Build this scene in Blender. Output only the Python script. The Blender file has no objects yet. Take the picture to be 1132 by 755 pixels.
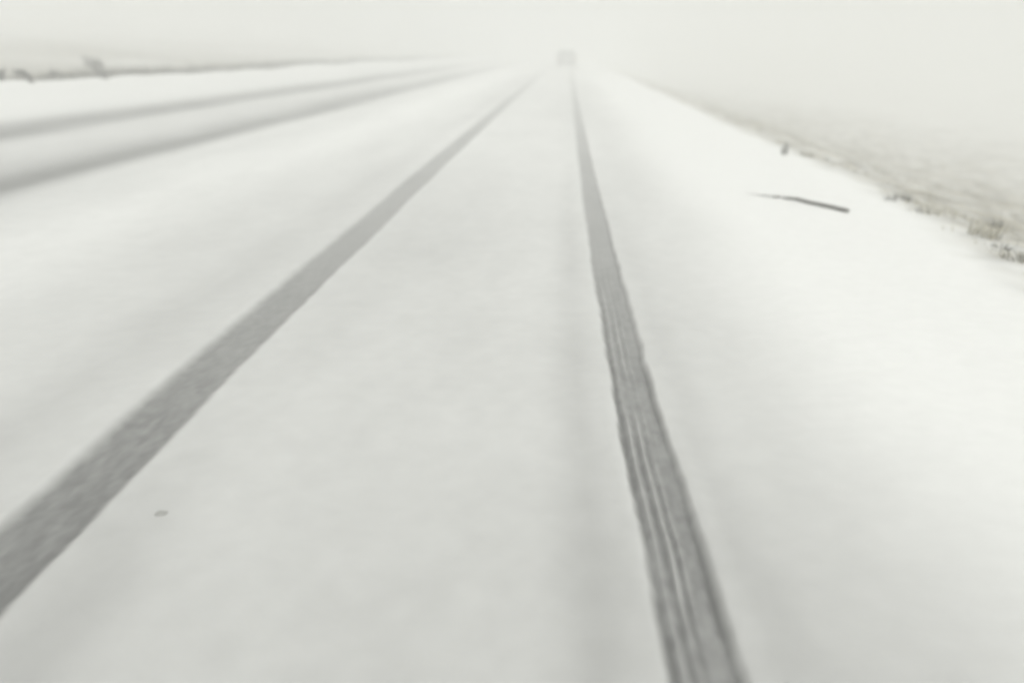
import bpy, bmesh, math, random
import numpy as np
from mathutils import Vector, Matrix

S = bpy.context.scene
COL = S.collection
R = math.radians

# ---------------------------------------------------------------- camera
F_PX, W_PX, H_PX = 980.0, 1132.0, 755.0      # focal length and size in photo pixels
VX, VY = 615.0, 56.0                          # vanishing point of the road in the photo
CAM_H = 1.2
PITCH = math.atan((H_PX / 2 - VY) / F_PX)
YAW = math.atan((VX - W_PX / 2) * math.cos(PITCH) / F_PX)   # turned a little to the left of the road
cam_d = bpy.data.cameras.new('camera')
cam = bpy.data.objects.new('camera', cam_d)
COL.objects.link(cam)
cam.location = (0, 0, CAM_H)
cam.rotation_euler = (math.pi / 2 - PITCH, 0, YAW)
cam_d.sensor_width = 36.0
cam_d.lens = 36.0 * F_PX / W_PX
cam_d.clip_start, cam_d.clip_end = 0.05, 3000
cam_d.dof.use_dof = True
cam_d.dof.focus_distance = 3.2
cam_d.dof.aperture_fstop = 1.1
S.camera = cam

# ---------------------------------------------------------------- overcast sky and a veiled sun
SUN_EL, SUN_ROT = R(52), R(150)
world = bpy.data.worlds.new('World')
S.world = world
world.use_nodes = True
nt = world.node_tree
nt.nodes.clear()
sky = nt.nodes.new('ShaderNodeTexSky')
sky.sky_type = 'NISHITA'
sky.sun_disc = False
sky.sun_elevation, sky.sun_rotation = SUN_EL, SUN_ROT
sky.dust_density, sky.air_density, sky.ozone_density = 4.0, 1.0, 1.0
hs = nt.nodes.new('ShaderNodeHueSaturation')
hs.inputs['Saturation'].default_value = 0.0
tint = nt.nodes.new('ShaderNodeMix')
tint.data_type, tint.blend_type = 'RGBA', 'MULTIPLY'
tint.inputs[0].default_value = 1.0
tint.inputs[7].default_value = (1.0, 1.018, 0.985, 1)
bg = nt.nodes.new('ShaderNodeBackground')
bg.inputs['Strength'].default_value = 0.152
wo = nt.nodes.new('ShaderNodeOutputWorld')
nt.links.new(sky.outputs[0], hs.inputs['Color'])
nt.links.new(hs.outputs[0], tint.inputs[6])
nt.links.new(tint.outputs[2], bg.inputs['Color'])
nt.links.new(bg.outputs[0], wo.inputs['Surface'])

sun_d = bpy.data.lights.new('sun', 'SUN')
sun_d.energy = 0.75
sun_d.angle = R(60)
sun_d.color = (1.0, 0.98, 0.94)
sun = bpy.data.objects.new('sun', sun_d)
COL.objects.link(sun)
sun.location = (0, 0, 40)
az = SUN_ROT
to_sun = Vector((math.sin(az) * math.cos(SUN_EL), math.cos(az) * math.cos(SUN_EL), math.sin(SUN_EL)))
sun.rotation_euler = to_sun.to_track_quat('Z', 'Y').to_euler()

S.view_settings.view_transform = 'Standard'
S.view_settings.look = 'None'
S.view_settings.gamma = 1.0
S.view_settings.exposure = 0.0
S.view_settings.use_curve_mapping = False
try:
    S.cycles.volume_bounces = 8
    S.cycles.max_bounces = 14
    S.cycles.diffuse_bounces = 4
    S.cycles.filter_width = 3.0
except Exception:
    pass

# ---------------------------------------------------------------- helpers
CAM_M = Matrix.Translation(Vector((0, 0, CAM_H))) @ cam.rotation_euler.to_matrix().to_4x4()


def ray(px, py):
    d = Vector((px - W_PX / 2, -(py - H_PX / 2), -F_PX)).normalized()
    return (CAM_M.to_3x3() @ d).normalized()


def rng_noise(seed, n=256):
    return np.random.RandomState(seed).rand(n, n)


_TAB = {}


def noise(x, y, seed=0):
    """smooth value noise, -1..1"""
    if seed not in _TAB:
        _TAB[seed] = rng_noise(seed)
    t = _TAB[seed]
    xi, yi = np.floor(x).astype(int), np.floor(y).astype(int)
    fx, fy = x - xi, y - yi
    fx, fy = fx * fx * (3 - 2 * fx), fy * fy * (3 - 2 * fy)
    a, b = t[xi & 255, yi & 255], t[(xi + 1) & 255, yi & 255]
    c, d = t[xi & 255, (yi + 1) & 255], t[(xi + 1) & 255, (yi + 1) & 255]
    return 2 * ((a * (1 - fx) + b * fx) * (1 - fy) + (c * (1 - fx) + d * fx) * fy) - 1


def fbm(x, y, seed=0, octs=4):
    v, a, s = 0, 0.5, 1.0
    for i in range(octs):
        v = v + a * noise(x * s + 17.3 * i, y * s + 5.1 * i, seed + i)
        a, s = a * 0.5, s * 2.03
    return v


def sstep(a, b, x):
    t = np.clip((x - a) / (b - a), 0, 1)
    return t * t * (3 - 2 * t)


def bend(y):
    """sideways drift of the road: it bends a touch to the right"""
    y = np.minimum(np.asarray(y, float), 120.0)
    near = 0.020 * (1 - sstep(1.5, 3.6, y))
    return 0.012 * 2.5 * np.log1p(np.exp((y - 6.5) / 2.5)) + near


# cross profile of the land, by distance from the road line
PU = np.array([-900, -120, -60, -36, -24, -15, -11.5, -9.6, -8.85, -8.3, -7.35, -6.8, -4.8, -2.0, 0, 2.4, 2.8, 3.3, 4.2, 6.0, 9.0, 12, 30, 900])
PZ = np.array([6.4, 6.0, 5.0, 3.1, 1.9, 0.98, 0.66, 0.63, 0.70, 0.60, 0.34, 0.30, 0.15, 0, 0, 0.0, -0.02, -0.10, -0.34, -0.93, -1.55, -1.75, -2.0, -2.0])
TR_C, TR_W = 0.294, 0.150        # right wheel track: centre, width
TL_C, TL_W = -1.375, 0.228       # left wheel track
OA_C, OB_C = -4.60, -6.55        # oncoming wheel tracks


def edge_u(y):
    return 2.80 - 0.33 * (1 - sstep(4.5, 7.5, y)) + 0.08 * noise(y * 0.45, y * 0 + 3.3, 41) + 0.06 * noise(y * 1.9, y * 0 + 9.1, 42) + 0.04 * noise(y * 5.0, y * 0 + 2.1, 43)


def land(u, y):
    """height and surface cover of the land at road coordinates u (sideways) and y (along)"""
    z = np.interp(u, PU, PZ)
    far = 1.0 / (1.0 + np.maximum(y, 0) / 60.0)
    z = z + 0.012 * fbm(u * 0.9, y * 0.5, 1, 3) * far
    z = z + (0.005 * fbm(u * 6.0, y * 4.5, 5, 4) + 0.003 * fbm(u * 19.0, y * 15.0, 6, 3) * (1 - sstep(4, 12, y))) * (0.6 + 0.6 * sstep(0.4, 1.2, u))
    rough_l = sstep(-9.2, -11.5, u)
    z = z + rough_l * 0.13 * fbm(u * 0.35, y * 0.3, 9, 4)
    rough_r = sstep(2.8, 3.6, u - (edge_u(y) - 2.78))
    z = z + rough_r * 0.13 * fbm(u * 0.8, y * 0.7, 13, 4)
    crest = np.exp(-((u + 8.85) / 0.7) ** 2)
    z = z + crest * (0.05 * noise(y * 0.22, y * 0 + 4, 15) + 0.02 * noise(y * 1.3, y * 0, 16) + 0.05 * noise(y * 0.9, y * 0, 17) * sstep(17, 14, y))
    z = z + 0.025 * sstep(0.7, 1.4, u) * (1 - rough_r)      # looser, deeper snow on the shoulder

    # snow reflectance: packed road snow is greyer than the fresh shoulder
    road = sstep(-7.5, -6.9, u) * (1 - sstep(0.55, 1.45, u + 0.12 * noise(y * 0.5, y * 0, 21)))
    alb = 0.875 - 0.23 * road
    lat = fbm(u * 1.1, y * 0.16, 23, 4)                     # long streaks along the lane
    alb = alb + road * (0.07 * lat + 0.035 * fbm(u * 3.0, y * 1.1, 27, 3) + 0.03 * fbm(u * 14.0, y * 9.0, 28, 3))
    # fog whitening painted into the road ahead, vehicle shade into the nearest metres
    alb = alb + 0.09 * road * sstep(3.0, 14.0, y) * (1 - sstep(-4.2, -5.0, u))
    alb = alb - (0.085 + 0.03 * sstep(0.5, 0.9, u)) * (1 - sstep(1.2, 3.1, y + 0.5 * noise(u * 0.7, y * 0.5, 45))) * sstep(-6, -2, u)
    # between lanes, less driven
    alb = alb + 0.11 * np.exp(-((u + 3.1) / 0.62) ** 2)
    alb = alb + 0.04 * np.exp(-((u + 5.9) / 0.5) ** 2) - 0.08 * sstep(-6.9, -7.6, u) * sstep(-9.2, -8.4, u)
    # older, half filled wheel tracks
    near = 1 - sstep(3.0, 12.0, y)
    alb = alb - 0.16 * np.exp(-((u + 1.80) / 0.22) ** 2) * (0.75 + 0.4 * noise(y * 0.3, y * 0 + 2, 31)) * (0.45 + 0.55 * near)
    alb = alb - 0.13 * np.exp(-((u + 1.12) / 0.15) ** 2) * (0.7 + 0.4 * noise(y * 0.8, u * 3 + 7, 32)) * (1 - sstep(1.7, 3.6, y))
    alb = alb - 0.085 * np.exp(-((u - 0.08) / 0.085) ** 2) * (0.8 + 0.5 * noise(y * 0.7, y * 0 + 1, 33)) * (0.15 + 0.85 * near)
    alb = alb - 0.05 * np.exp(-((u - 0.46) / 0.07) ** 2) * near
    # a soft hollow where the old tracks ran
    z = z - 0.006 * np.exp(-((u + 1.92) / 0.2) ** 2) - 0.004 * np.exp(-((u - 0.075) / 0.045) ** 2)

    # the two fresh wheel tracks: pressed 2-3 cm in, ribbed by the tread
    for (c, w, depth, sd) in ((TR_C, TR_W, 0.026, 51), (TL_C, TL_W, 0.022, 61)):
        wob = 0.004 * noise(y * 0.8, y * 0 + sd, sd) + 0.003 * noise(y * 4.5, y * 0 + sd, sd + 1)
        wob2 = 0.004 * noise(y * 0.8, y * 0 + sd + 9, sd + 2) + 0.004 * noise(y * 5.5, y * 0 + sd, sd + 3)
        lft, rgt = c - w / 2 + wob, c + w / 2 + wob2
        soft = (0.013 if c > 0 else 0.025) + 0.005 * noise(y * 1.1, y * 0 + sd, sd + 7)
        ragged = 0.0035 * noise(y * 9.0, u * 6, sd + 10) + 0.003 * noise(y * 23.0, u * 15, sd + 11)
        ragged = ragged * (1 - sstep(5, 12, y))
        s = (u - lft) / (rgt - lft)                          # 0..1 across the track
        lft, rgt = lft + ragged, rgt + ragged
        m = sstep(lft - soft, lft + soft, u) * (1 - sstep(rgt - soft, rgt + soft, u))
        haze_fill = 0.55 * (1 - np.exp(-np.maximum(y - 1.6, 0) / 4.2)) + 0.10 * fbm(u * 2.5, y * 0.6, sd + 5, 3)  # track pales with distance: painted fog veil together with drifted snow
        haze_fill = np.clip(haze_fill, 0, 0.6)
        z = z - m * depth * (1 - 0.5 * haze_fill)
        # squeezed-up lip
        lip = 0.5 + 0.5 * noise(y * 1.2, y * 0 + sd, sd + 6)
        z = z + lip * 0.005 * (np.exp(-((u - lft + 0.03) / 0.024) ** 2) + np.exp(-((u - rgt - 0.03) / 0.024) ** 2))
        floor_a = (0.245 if c > 0 else 0.225) + 0.05 * fbm(u * 9, y * 2.2, sd + 8, 3) + 0.09 * fbm(u * 45, y * 22, sd + 9, 3) * (1 - sstep(3.0, 8.0, y))
        if c > 0:
            gap = 0.5 + 0.5 * noise(y * 0.9, y * 0 + 77, 71)
            ribs = np.zeros_like(u)
            for (rs, ww, k) in ((0.09, 0.055, 1.0), (0.34, 0.040, 0.95), (0.54, 0.036, 0.75), (0.72, 0.03, 0.35), (0.93, 0.05, 0.7)):
                amp = k * (0.55 + 0.75 * noise(y * 1.6, y * 0 + rs * 90, 73)) * (1 - sstep(2.6, 7.0, y) * (0.3 if rs in (0.10, 0.93) else 0.95))
                ribs = ribs + np.clip(amp, 0, 1.2) * np.exp(-((s - rs) / ww) ** 2)
            ridges = np.zeros_like(u)
            for (rs, ww, k) in ((0.225, 0.045, 1.1), (0.44, 0.04, 1.0), (0.62, 0.03, 0.5)):
                amp = k * (0.7 + 0.8 * noise(y * 2.6, y * 0 + rs * 50, 75)) * (1 - sstep(2.6, 6.0, y))
                ridges = ridges + np.clip(amp, 0, 1.3) * np.exp(-((s - rs) / ww) ** 2)
            z = z - m * 0.006 * ribs + m * 0.008 * ridges
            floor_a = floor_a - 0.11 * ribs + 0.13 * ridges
        else:
            z = z + m * 0.004 * fbm(u * 30, y * 18, sd + 12, 3) * (1 - sstep(3, 8, y))
            floor_a = floor_a - 0.03 * np.exp(-((s - 0.95) / 0.08) ** 2)
        alb = alb * (1 - m) + m * (floor_a * (1 - haze_fill) + haze_fill * 0.66)

    # soft tracks of the oncoming lane
    for (c, w, sd, k) in ((OA_C, 0.60, 81, 0.40), (OB_C, 0.76, 91, 0.36)):
        cc = c + 0.07 * noise(y * 0.12, y * 0 + sd, sd)
        wv = w * (1 + 0.2 * noise(y * 0.2, y * 0 + sd, sd + 1))
        t = (u - cc) / wv
        m = np.where(t > 0, np.exp(-(t / 0.55) ** 2), np.exp(-(np.abs(t) / 0.85) ** 2))
        m = m * (1 + 0.18 * fbm(u * 2.0, y * 0.5, sd + 2, 3))
        alb = alb - k * m
        z = z - 0.03 * m
    alb = np.clip(alb, 0.2, 0.92)

    # dead grass showing through where the wind has stripped the snow
    g_r = sstep(-0.20, 0.48, u - edge_u(y)) * (0.74 + 0.40 * fbm(u * 0.9, y * 0.55, 101, 4) + 0.65 * fbm(u * 6, y * 4.5, 105, 4))
    g_l = sstep(-8.9, -9.4, u + 0.2 * noise(y * 0.3, y * 0, 107)) * (0.56 + 0.40 * np.exp(-((u + 9.6) / 2.6) ** 2) * sstep(12.5, 16.5, y) + 0.28 * fbm(u * 0.3, y * 0.18, 109, 4) + 0.14 * fbm(u * 2.2, y * 1.6, 113, 3))
    g_r = g_r * (1 - 0.70 * sstep(7.0, 18.0, u))
    g_l = g_l * (1 - 0.30 * sstep(16.5, 13.5, y) * sstep(-20, -12, u)) * (1 - 0.45 * sstep(-14.0, -30.0, u))
    g = np.clip(np.maximum(g_r, g_l), 0, 1)
    return z, alb, g


# ---------------------------------------------------------------- materials
def new_mat(name):
    m = bpy.data.materials.new(name)
    m.use_nodes = True
    n = m.node_tree
    n.nodes.clear()
    out = n.nodes.new('ShaderNodeOutputMaterial')
    b = n.nodes.new('ShaderNodeBsdfPrincipled')
    n.links.new(b.outputs[0], out.inputs['Surface'])
    return m, n, b


def snow_land_mat():
    m, n, b = new_mat('snow_and_dead_grass')
    L = n.links.new
    geo = n.nodes.new('ShaderNodeNewGeometry')
    a = n.nodes.new('ShaderNodeAttribute'); a.attribute_name = 'reflectance'
    g = n.nodes.new('ShaderNodeAttribute'); g.attribute_name = 'bare'
    nz = n.nodes.new('ShaderNodeTexNoise'); nz.inputs['Scale'].default_value = 14.0; nz.inputs['Detail'].default_value = 6.0
    L(geo.outputs['Position'], nz.inputs['Vector'])
    mr = n.nodes.new('ShaderNodeMapRange'); mr.inputs[3].default_value = 0.955; mr.inputs[4].default_value = 1.045
    L(nz.outputs[0], mr.inputs[0])
    mul = n.nodes.new('ShaderNodeMath'); mul.operation = 'MULTIPLY'
    L(a.outputs['Fac'], mul.inputs[0]); L(mr.outputs[0], mul.inputs[1])
    comb = n.nodes.new('ShaderNodeCombineColor')
    kb = n.nodes.new('ShaderNodeMath'); kb.operation = 'MULTIPLY'; kb.inputs[1].default_value = 0.984
    L(mul.outputs[0], kb.inputs[0])
    L(mul.outputs[0], comb.inputs[0]); L(mul.outputs[0], comb.inputs[1]); L(kb.outputs[0], comb.inputs[2])
    # dead grass and soil
    nz2 = n.nodes.new('ShaderNodeTexNoise'); nz2.inputs['Scale'].default_value = 3.2; nz2.inputs['Detail'].default_value = 8.0
    L(geo.outputs['Position'], nz2.inputs['Vector'])
    cr = n.nodes.new('ShaderNodeValToRGB')
    cr.color_ramp.elements[0].position = 0.30; cr.color_ramp.elements[0].color = (0.16, 0.152, 0.13, 1)
    cr.color_ramp.elements[1].position = 0.68; cr.color_ramp.elements[1].color = (0.44, 0.41, 0.33, 1)
    L(nz2.outputs[0], cr.inputs[0])
    mix = n.nodes.new('ShaderNodeMix'); mix.data_type = 'RGBA'
    L(g.outputs['Fac'], mix.inputs[0]); L(comb.outputs[0], mix.inputs[6]); L(cr.outputs[0], mix.inputs[7])
    L(mix.outputs[2], b.inputs['Base Color'])
    b.inputs['Roughness'].default_value = 0.85
    b.inputs['Specular IOR Level'].default_value = 0.15
    nb = n.nodes.new('ShaderNodeTexNoise'); nb.inputs['Scale'].default_value = 60.0; nb.inputs['Detail'].default_value = 5.0
    L(geo.outputs['Position'], nb.inputs['Vector'])
    bp = n.nodes.new('ShaderNodeBump'); bp.inputs['Strength'].default_value = 0.25; bp.inputs['Distance'].default_value = 0.006
    L(nb.outputs[0], bp.inputs['Height']); L(bp.outputs[0], b.inputs['Normal'])
    return m


def plain_mat(name, rgb, rough=0.8, var=0.25, scale=20, spec=0.2, metal=0.0):
    m, n, b = new_mat(name)
    L = n.links.new
    tc = n.nodes.new('ShaderNodeTexCoord')
    nz = n.nodes.new('ShaderNodeTexNoise'); nz.inputs['Scale'].default_value = scale; nz.inputs['Detail'].default_value = 4
    L(tc.outputs['Object'], nz.inputs['Vector'])
    cr = n.nodes.new('ShaderNodeValToRGB')
    cr.color_ramp.elements[0].position, cr.color_ramp.elements[1].position = 0.3, 0.7
    cr.color_ramp.elements[0].color = tuple(c * (1 - var) for c in rgb) + (1,)
    cr.color_ramp.elements[1].color = tuple(min(1, c * (1 + var)) for c in rgb) + (1,)
    L(nz.outputs[0], cr.inputs[0]); L(cr.outputs[0], b.inputs['Base Color'])
    b.inputs['Roughness'].default_value = rough
    b.inputs['Specular IOR Level'].default_value = spec
    b.inputs['Metallic'].default_value = metal
    return m


M_LAND = snow_land_mat()
M_TAN = plain_mat('dead_grass_tan', (0.45, 0.42, 0.32), 0.9, 0.3, 9, 0.1)
M_GREY = plain_mat('dead_grass_grey', (0.16, 0.15, 0.12), 0.9, 0.35, 9, 0.1)
M_DARK = plain_mat('weathered_weed', (0.055, 0.052, 0.045), 0.9, 0.3, 12, 0.1)
M_BARK = plain_mat('dark_bark', (0.07, 0.065, 0.055), 0.85, 0.4, 40, 0.2)
M_FROST = plain_mat('snow_crust', (0.80, 0.81, 0.79), 0.85, 0.06, 30, 0.1)

# ---------------------------------------------------------------- the land: one grid cut into its strips
def cols(a, b, step):
    k = max(1, int(round((b - a) / step)))
    return list(np.linspace(a, b, k, endpoint=False))


U = []
U += [-640, -400, -250, -170]
U += cols(-120, -60, 5) + cols(-60, -16, 0.8) + cols(-16, -9.6, 0.16) + cols(-9.6, -7.4, 0.05)
U += cols(-7.4, -4.0, 0.05) + cols(-4.0, -1.62, 0.045)
U += cols(-1.62, -1.16, 0.0055) + cols(-1.16, 0.14, 0.026) + cols(0.14, 0.46, 0.0035)
U += cols(0.46, 2.5, 0.035) + cols(2.5, 3.6, 0.025) + cols(3.6, 10, 0.08) + cols(10, 22, 0.4) + cols(22, 80, 3)
U += [80, 110, 160, 250, 400, 640]
U = np.array(U)
Y = list(np.arange(-60, -6, 3.0)) + list(np.arange(-6, 0.6, 0.3))
yy = 0.6
while yy < 640:
    Y.append(yy)
    yy *= 1.0078
Y.append(640)
Y = np.array(Y)


def strip(name, u0, u1):
    """one stretch of the land between two sideways positions, as its own mesh"""
    i0, i1 = int(np.argmin(abs(U - u0))), int(np.argmin(abs(U - u1)))
    uu = U[i0:i1 + 1]
    UU, YY = np.meshgrid(uu, Y)
    z, alb, g = land(UU, YY)
    X = UU + bend(YY)
    nr, nc = UU.shape
    co = np.stack([X, YY, z], -1).reshape(-1, 3)
    idx = np.arange(nr * nc).reshape(nr, nc)
    q = np.stack([idx[:-1, :-1], idx[:-1, 1:], idx[1:, 1:], idx[1:, :-1]], -1).reshape(-1)
    me = bpy.data.meshes.new(name)
    me.vertices.add(len(co)); me.vertices.foreach_set('co', co.reshape(-1).astype(np.float32))
    nf = len(q) // 4
    me.loops.add(nf * 4); me.loops.foreach_set('vertex_index', q.astype(np.int32))
    me.polygons.add(nf)
    me.polygons.foreach_set('loop_start', np.arange(0, nf * 4, 4, dtype=np.int32))
    me.update(calc_edges=True)
    me.polygons.foreach_set('use_smooth', np.ones(nf, dtype=bool))
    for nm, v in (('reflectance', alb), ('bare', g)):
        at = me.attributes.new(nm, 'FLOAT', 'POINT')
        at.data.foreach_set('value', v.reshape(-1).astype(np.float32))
    me.materials.append(M_LAND)
    me.update()
    o = bpy.data.objects.new(name, me)
    COL.objects.link(o)
    o['kind'] = 'structure'
    return o


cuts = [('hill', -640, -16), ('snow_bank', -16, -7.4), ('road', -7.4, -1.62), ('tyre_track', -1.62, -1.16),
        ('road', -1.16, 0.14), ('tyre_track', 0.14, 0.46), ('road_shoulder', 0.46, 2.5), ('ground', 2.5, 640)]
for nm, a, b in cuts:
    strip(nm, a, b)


def heights(x, y):
    x, y = np.atleast_1d(np.asarray(x, float)), np.atleast_1d(np.asarray(y, float))
    return land(x - bend(y), y)[0]


def height(x, y):
    return float(heights(x, y)[0])


T_MARCH = 0.8 * 1.003 ** np.arange(2000)


def drop(px, py):
    """where the sight line through a photo pixel meets the land"""
    d = ray(px, py)
    X, Yv, Z = d.x * T_MARCH, d.y * T_MARCH, CAM_H + d.z * T_MARCH
    hit = np.nonzero(Z <= heights(X, Yv))[0]
    i = int(hit[0]) if len(hit) else int(np.argmin(Z - heights(X, Yv)))
    return Vector((X[i], Yv[i], height(X[i], Yv[i])))


# ---------------------------------------------------------------- mesh builder
class MB:
    def __init__(self):
        self.v, self.f, self.mi = [], [], []

    def tube(self, pts, rads, n=6, mi=0):
        base = len(self.v)
        pts = [Vector(p) for p in pts]
        for i, p in enumerate(pts):
            t = (pts[min(i + 1, len(pts) - 1)] - pts[max(i - 1, 0)]).normalized()
            a = t.orthogonal().normalized(); b = t.cross(a)
            for k in range(n):
                an = 2 * math.pi * k / n
                self.v.append(p + (a * math.cos(an) + b * math.sin(an)) * rads[i])
        for i in range(len(pts) - 1):
            for k in range(n):
                self.f.append((base + i * n + k, base + i * n + (k + 1) % n, base + (i + 1) * n + (k + 1) % n, base + (i + 1) * n + k)); self.mi.append(mi)
        self.f.append(tuple(base + k for k in reversed(range(n)))); self.mi.append(mi)
        e = base + (len(pts) - 1) * n
        self.f.append(tuple(e + k for k in range(n))); self.mi.append(mi)

    def blade(self, p, ang, lean, h, w, mi=0):
        """one curved, tapering blade with a folded cross-section"""
        base = len(self.v)
        d = Vector((math.cos(ang), math.sin(ang), 0)); sd = Vector((-d.y, d.x, 0))
        for i, t in enumerate((0, 0.4, 0.75)):
            c = Vector(p) + d * (lean * h * t * t) + Vector((0, 0, h * t * (1 - 0.25 * lean * t)))
            ww = w * (1 - 0.75 * t)
            self.v += [c - sd * ww, c + d * ww * 0.5, c + sd * ww]
        self.v.append(Vector(p) + d * (lean * h) + Vector((0, 0, h * (1 - 0.25 * lean))))
        for i in range(2):
            o = base + i * 3
            self.f += [(o, o + 1, o + 4, o + 3), (o + 1, o + 2, o + 5, o + 4)]; self.mi += [mi, mi]
        o = base + 6
        self.f += [(o, o + 1, base + 9), (o + 1, o + 2, base + 9)]; self.mi += [mi, mi]

    def build(self, name, mats, parent=None, smooth=False):
        me = bpy.data.meshes.new(name)
        me.from_pydata([tuple(v) for v in self.v], [], self.f)
        for m in (mats if isinstance(mats, (list, tuple)) else [mats]):
            me.materials.append(m)
        me.polygons.foreach_set('material_index', self.mi)
        if smooth:
            me.polygons.foreach_set('use_smooth', [True] * len(self.f))
        me.update()
        o = bpy.data.objects.new(name, me)
        COL.objects.link(o)
        if parent:
            o.parent = parent
        return o


def tag(o, label, cat, group=None):
    o['label'], o['category'] = label, cat
    if group:
        o['group'] = group
    return o


# ---------------------------------------------------------------- uncountable grass cover
rnd = random.Random(5)
rs = np.random.RandomState(5)


def grass_cover(u, y, keep, hs, ws, mats, tan_share, jit):
    m = MB()
    x = u + bend(y)
    z = heights(x, y)
    for i in np.nonzero(keep)[0]:
        h = rnd.uniform(*hs) * (1.0 if u[i] > 0 else 0.6 + 0.75 * float(sstep(13.5, 17.5, y[i])))
        for _k in range(3):
            m.blade((x[i] + rnd.gauss(0, jit), y[i] + rnd.gauss(0, jit), z[i] - 0.015), rnd.uniform(0, 6.28), rnd.uniform(0.25, 1.0),
                    h * rnd.uniform(.6, 1.2), rnd.uniform(*ws), 0 if rnd.random() < tan_share else 1)
    o = m.build('dry_grass', mats)
    o['kind'] = 'stuff'


n = 9000
y = 3.0 + 42 * rs.rand(n) ** 1.7
u = edge_u(y) + 0.02 + 0.25 * rs.rand(n) + 9.0 * rs.rand(n) ** 1.8
keep = rs.rand(n) < 0.40 + 1.1 * fbm(u * 0.9, y * 0.55, 101, 4)
grass_cover(u, y, keep, (0.03, 0.085), (.002, .0045), [M_TAN, M_GREY], 0.7, 0.035)
n = 8000
y = 9.0 + 75 * rs.rand(n) ** 1.2
u = -8.95 - 2.2 * rs.rand(n) ** 2.0
keep = rs.rand(n) < 0.80 * sstep(13.5, 16.5, y) + 0.04 + 0.6 * fbm(u * 0.3, y * 0.18, 109, 4)
grass_cover(u, y, keep, (0.07, 0.21), (.006, .011), [M_GREY, M_DARK], 0.6, 0.05)

# ---------------------------------------------------------------- tufts and weeds one can point at
def grass_tuft(px, py, h, spread, n, mats, label, lean=0.5, seed=0, dirn=None, group='dead grass tufts along the right road edge'):
    p = drop(px, py)
    r = random.Random(seed)
    m = MB()
    for _ in range(n):
        rr = spread * math.sqrt(r.random()); a = r.uniform(0, 6.28)
        q = (rr * math.cos(a), rr * math.sin(a), -0.02)
        an = a + r.gauss(0, .6) if dirn is None else dirn + r.gauss(0, .5)
        m.blade(q, an, lean * r.uniform(.4, 1.5), h * r.uniform(.5, 1.15), r.uniform(.003, .006), 0 if r.random() < .7 else 1)
    o = m.build('grass_tuft', mats)
    o.location = p
    return tag(o, label, 'grass tuft', group)


TAN, GRY, DRK = [M_TAN, M_GREY], [M_GREY, M_TAN], [M_DARK, M_GREY]
grass_tuft(867, 171, 0.21, 0.04, 26, DRK, 'narrow dark upright grass tuft farthest along the right road edge', 0.35, 1, dirn=0.6)
grass_tuft(890, 173, 0.10, 0.10, 50, GRY, 'low grey grass tuft just right of the farthest dark upright tuft', 0.7, 2)
grass_tuft(984, 222, 0.09, 0.04, 26, DRK, 'small dark grass tuft at the snow edge above the fallen branch tip', 0.6, 3)
grass_tuft(998, 221, 0.10, 0.06, 34, DRK, 'dark grass tuft touching the small one above the branch tip, on its right', 0.6, 4)
grass_tuft(1022, 236, 0.09, 0.10, 60, GRY, 'flattened grey grass tuft leaning along the snow edge midway to the corner', 0.9, 5)
grass_tuft(1086, 262, 0.15, 0.11, 70, TAN, 'large yellowish tan grass tuft leaning right, biggest on the road edge', 0.6, 6, dirn=0.3)
grass_tuft(1101, 252, 0.12, 0.06, 70, DRK, 'dark grey grass tuft behind the large yellowish tan tuft', 0.8, 7, dirn=-2.6)
grass_tuft(1104, 275, 0.05, 0.06, 70, DRK, 'squat dark grass tuft pressed flat on snow below the tan tuft', 1.1, 8)
grass_tuft(1121, 240, 0.08, 0.04, 40, GRY, 'little grey grass tuft set back on the slope near the photo edge', 0.6, 9)
grass_tuft(1128, 288, 0.08, 0.10, 90, GRY, 'grey grass tuft nearest the camera at the right photo edge', 0.8, 10)


def on_crest(px, side=0.12):
    """point on the left bank's crest seen at photo column px"""
    ys = np.linspace(6, 60, 4000)
    xs = -8.85 + side + bend(ys)
    inv = CAM_M.inverted()
    cx = inv[0][0] * xs + inv[0][1] * ys + inv[0][2] * 0.7 + inv[0][3]
    cz = inv[2][0] * xs + inv[2][1] * ys + inv[2][2] * 0.7 + inv[2][3]
    col = W_PX / 2 + F_PX * cx / -cz
    i = int(np.argmin(abs(col - px)))
    return Vector((xs[i], ys[i], height(xs[i], ys[i])))


def weed(px, side, pts_list, label, cat='weed', name='weed', mats=(M_DARK,)):
    p = on_crest(px, side)
    m = MB()
    for pts, rr in pts_list:
        m.tube(pts, [rr * (1 - 0.75 * i / (len(pts) - 1)) for i in range(len(pts))], 5)
    o = m.build(name, list(mats))
    o.location = p
    return tag(o, label, cat, 'dark weeds on the left snow bank')


def bush(seed, h, lean, n, rr, spread=0.6):
    """branching stems of a leafless roadside weed"""
    r = random.Random(seed)
    out = []
    for i in range(n):
        a = r.gauss(0, spread)
        top = Vector((lean * h + math.sin(a) * h * 0.55, r.gauss(0, .2) * h, h * r.uniform(.65, 1.05)))
        mid = top * 0.5 + Vector((r.gauss(0, .06) * h, r.gauss(0, .06) * h, h * 0.08))
        base = Vector((r.gauss(0, .05) * h, r.gauss(0, .05) * h, -0.05))
        out.append(([base, mid, top], rr))
        for k in range(4):
            t = r.uniform(.35, .95)
            s = base.lerp(mid, t * 2) if t < .5 else mid.lerp(top, t * 2 - 1)
            e = s + Vector((r.gauss(lean * .2, .22) * h, r.gauss(0, .18) * h, r.uniform(.0, .3) * h))
            out.append(([s, s.lerp(e, .5) + Vector((0, 0, .03 * h)), e], rr * .6))
    return out


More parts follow.
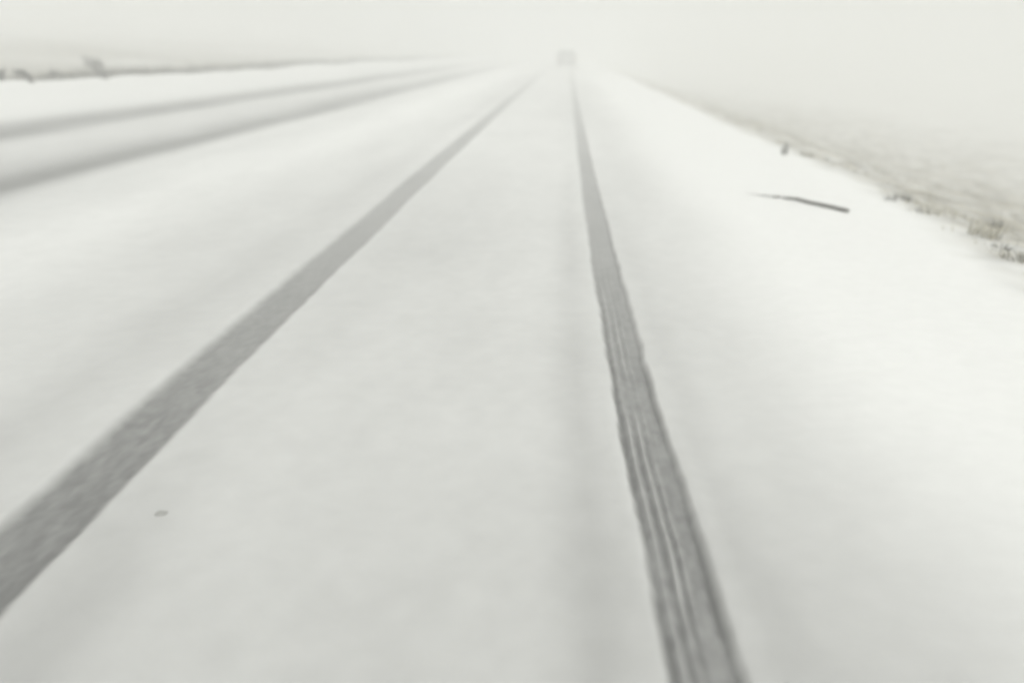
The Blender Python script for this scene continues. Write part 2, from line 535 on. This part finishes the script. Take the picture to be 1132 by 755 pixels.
weed(117, 0.15, bush(3, 0.42, -0.75, 13, 0.013, 0.50), 'tallest dark leafless weed leaning left on the left snow bank crest')
weed(37, 0.25, bush(8, 0.19, -0.9, 34, 0.020, 0.4), 'small dense dark weed clump low on the left snow bank')
weed(4, -0.2, bush(12, 0.19, 0.0, 14, 0.010, 0.9), 'dim grey weed at the far left photo edge behind the bank crest')
weed(58, -0.2, bush(15, 0.19, 0.3, 12, 0.008, 0.9), 'thin spindly weed between the small dense clump and the tallest weed')

# ---------------------------------------------------------------- fallen branch on the shoulder
P0, P1, P2 = drop(937, 236), drop(872, 221), drop(822, 214)
m = MB()
r = random.Random(4)
path, rads = [], []
for i in range(9):
    t = i / 8
    p = P0.lerp(P1, t); path.append(p + Vector((r.gauss(0, .006), r.gauss(0, .01), 0.016))); rads.append(0.017 - 0.004 * t)
for i in range(1, 10):
    t = i / 9
    p = P1.lerp(P2, t); path.append(p + Vector((r.gauss(0, .004), r.gauss(0, .008), 0.012 - 0.016 * t))); rads.append(0.011 - 0.007 * t)
org = P0.copy()
m.tube([q - org for q in path], rads, 8)
st = path[5] - org
m.tube([st, st + Vector((-.07, .06, .012)), st + Vector((-.15, .09, .006))], [.006, .004, .002], 5)
br = m.build('fallen_branch', [M_BARK], smooth=True)
br.location = org
tag(br, 'thin dark bare branch lying half sunk on the white road shoulder', 'branch')
# dusting of snow on its thin end
m = MB()
q0 = [q - org + Vector((0, 0, rads[i + 7] * 0.75)) for i, q in enumerate(path[7:])]
m.tube(q0, [rads[i + 7] * 0.8 for i in range(len(q0))], 7)
m.build('snow_dusting', [M_FROST], br, smooth=True)

# small clod beside the left wheel track
p = drop(178, 568)
bm = bmesh.new()
bmesh.ops.create_icosphere(bm, subdivisions=3, radius=0.013)
for v in bm.verts:
    k = 1 + 0.40 * math.sin(v.co.x * 230 + 1) * math.cos(v.co.y * 160) + 0.15 * math.sin(v.co.z * 300)
    v.co = Vector((v.co.x * 1.5 * k, v.co.y * 1.1 * k, v.co.z * 0.16 * k))
me = bpy.data.meshes.new('slush_clod'); bm.to_mesh(me); bm.free()
me.materials.append(plain_mat('dirty_slush', (0.38, 0.38, 0.365), 0.8, 0.2, 60))
for pl in me.polygons:
    pl.use_smooth = True
o = bpy.data.objects.new('slush_clod', me); COL.objects.link(o)
o.location = p + Vector((0, 0, 0.0015))
tag(o, 'small grey slush clod lying right of the left wheel track', 'clod')

# ---------------------------------------------------------------- the vehicle ahead, lost in the fog
M_PAINT = plain_mat('dark_grey_paint', (0.035, 0.036, 0.04), 0.35, 0.1, 3, 0.5)
M_GLASS = plain_mat('dark_glass', (0.02, 0.022, 0.024), 0.08, 0.1, 3, 0.6)
M_TYRE = plain_mat('tyre_rubber', (0.02, 0.02, 0.02), 0.9, 0.2, 20)
M_RIM = plain_mat('alloy_rim', (0.35, 0.35, 0.36), 0.4, 0.1, 8, 0.5, 0.6)
M_RED = plain_mat('red_lens', (0.20, 0.015, 0.012), 0.25, 0.1, 8, 0.5)
M_TRIM = plain_mat('black_plastic', (0.025, 0.025, 0.026), 0.6, 0.1, 12)
M_PLATE = plain_mat('number_plate', (0.55, 0.55, 0.52), 0.5, 0.05, 8)

car_y = 63.0
d = ray(626, 75)
car_x = d.x / d.y * car_y
car = bpy.data.objects.new('distant_car', None); COL.objects.link(car)
car.location = (car_x, car_y, height(car_x, car_y) + 0.005)
car.rotation_euler = (0, 0, -0.005)
car.scale = (0.74, 0.74, 0.74)
tag(car, 'boxy dark car seen from behind far up the road, nearly lost in fog', 'car')

# body: cross-sections along the length (y forward), lower hull and cabin in one shell
def ring(y, hw, z0, z1, rw, zr):
    """half width at the waist hw, sill z0, waist z1, roof half width rw, roof zr"""
    return [(-hw * .93, y, z0), (-hw, y, z0 + .15), (-hw, y, z1 - .08), (-hw * .97, y, z1), (-rw, y, zr - .06), (-rw * .86, y, zr),
            (rw * .86, y, zr), (rw, y, zr - .06), (hw * .97, y, z1), (hw, y, z1 - .08), (hw, y, z0 + .15), (hw * .93, y, z0)]


secs = [ring(0.00, .84, .42, .98, .70, 1.02), ring(.06, .90, .34, 1.02, .70, 1.30), ring(.28, .92, .26, 1.03, .71, 1.62), ring(.9, .93, .22, 1.03, .72, 1.68),
        ring(2.2, .93, .22, 1.02, .72, 1.68), ring(2.75, .93, .22, 1.01, .70, 1.60), ring(3.35, .93, .22, 1.0, .80, 1.08), ring(4.1, .90, .24, .92, .76, .98), ring(4.5, .80, .34, .80, .66, .84)]
bm = bmesh.new()
vs = [[bm.verts.new(c) for c in s] for s in secs]
for i in range(len(vs) - 1):
    for k in range(12):
        bm.faces.new((vs[i][k], vs[i][(k + 1) % 12], vs[i + 1][(k + 1) % 12], vs[i + 1][k]))
bm.faces.new(list(reversed(vs[0]))); bm.faces.new(vs[-1])
bmesh.ops.recalc_face_normals(bm, faces=bm.faces)
me = bpy.data.meshes.new('body'); bm.to_mesh(me); bm.free()
for pl in me.polygons:
    pl.use_smooth = True
me.materials.append(M_PAINT)
body = bpy.data.objects.new('body', me); COL.objects.link(body); body.parent = car
md = body.modifiers.new('edge', 'BEVEL'); md.width = 0.02; md.segments = 2


def panel(name, quad, thick, mat, parent=car):
    """a bevelled panel: four corners, pushed out along its normal"""
    q = [Vector(c) for c in quad]
    nrm = (q[1] - q[0]).cross(q[2] - q[0]).normalized()
    mm = MB()
    mm.v = q + [c + nrm * thick for c in q]
    mm.f = [(3, 2, 1, 0), (4, 5, 6, 7), (0, 1, 5, 4), (1, 2, 6, 5), (2, 3, 7, 6), (3, 0, 4, 7)]
    mm.mi = [0] * 6
    o = mm.build(name, [mat], parent)
    b = o.modifiers.new('edge', 'BEVEL'); b.width = min(.012, abs(thick) * .4); b.segments = 2
    return o


panel('rear_window', [(-.62, .045, 1.08), (.62, .045, 1.08), (.58, .215, 1.52), (-.58, .215, 1.52)], .03, M_GLASS)
panel('windscreen', [(.70, 3.28, 1.12), (-.70, 3.28, 1.12), (-.62, 2.80, 1.54), (.62, 2.80, 1.54)], .03, M_GLASS)
for s in (-1, 1):
    q = [(s * .915, .45, 1.08), (s * .915, 1.5, 1.08), (s * .765, 1.5, 1.55), (s * .765, .62, 1.55)]
    q2 = [(s * .915, 1.58, 1.08), (s * .905, 2.85, 1.08), (s * .765, 2.55, 1.55), (s * .765, 1.58, 1.55)]
    for qq in (q, q2):
        panel('side_window', qq if s > 0 else list(reversed(qq)), .02, M_GLASS)
    panel('tail_light', [(s * .82 - .09, .0, .72), (s * .82 + .09, .0, .72), (s * .80 + .09, .03, 1.04), (s * .80 - .09, .03, 1.04)], .05, M_RED)
    mir = panel('door_mirror', [(s * 1.03 - .10, 2.74, 1.04), (s * 1.03 + .10, 2.74, 1.04), (s * 1.03 + .09, 2.74, 1.19), (s * 1.03 - .09, 2.74, 1.19)], .09, M_TRIM)
panel('rear_bumper', [(-.86, .02, .36), (.86, .02, .36), (.86, .0, .60), (-.86, .0, .60)], .09, M_TRIM)
panel('number_plate', [(-.26, -.001, .74), (.26, -.001, .74), (.26, -.001, .88), (-.26, -.001, .88)], .015, M_PLATE)


def wheel(x, y):
    mm = MB()
    prof = [(.24, -.10), (.31, -.11), (.34, -.08), (.345, 0), (.34, .08), (.31, .11), (.24, .10)]
    n = 28
    for k in range(n):
        a = 2 * math.pi * k / n
        for rr, xx in prof:
            mm.v.append(Vector((xx, rr * math.cos(a), rr * math.sin(a))))
    np_ = len(prof)
    for k in range(n):
        for i in range(np_ - 1):
            mm.f.append((k * np_ + i, k * np_ + i + 1, ((k + 1) % n) * np_ + i + 1, ((k + 1) % n) * np_ + i)); mm.mi.append(0)
    t = mm.build('wheel', [M_TYRE], car, smooth=True)
    t.location = (x, y, .345)
    rm = MB()
    rm.tube([(-.07, 0, 0), (-.06, 0, 0), (.06, 0, 0), (.07, 0, 0)], [.20, .245, .245, .20], 24)
    rm.build('rim', [M_RIM], t)


for x in (-.80, .80):
    for y in (.85, 3.55):
        wheel(x, y)

# ---------------------------------------------------------------- the fog
bm = bmesh.new()
bmesh.ops.create_cube(bm, size=1.0)
for v in bm.verts:
    v.co = Vector((v.co.x * 1360, v.co.y * 760 + 300, 1.9 + v.co.z * 11.0))
me = bpy.data.meshes.new('haze'); bm.to_mesh(me); bm.free()
hm = bpy.data.materials.new('fog_air'); hm.use_nodes = True
hn = hm.node_tree; hn.nodes.clear()
ho = hn.nodes.new('ShaderNodeOutputMaterial')
pv = hn.nodes.new('ShaderNodeVolumePrincipled')
pv.inputs['Color'].default_value = (0.985, 0.985, 0.975, 1)
pv.inputs['Density'].default_value = 0.0335
hn.links.new(pv.outputs[0], ho.inputs['Volume'])
me.materials.append(hm)
haze = bpy.data.objects.new('haze', me); COL.objects.link(haze)
haze['kind'] = 'stuff'
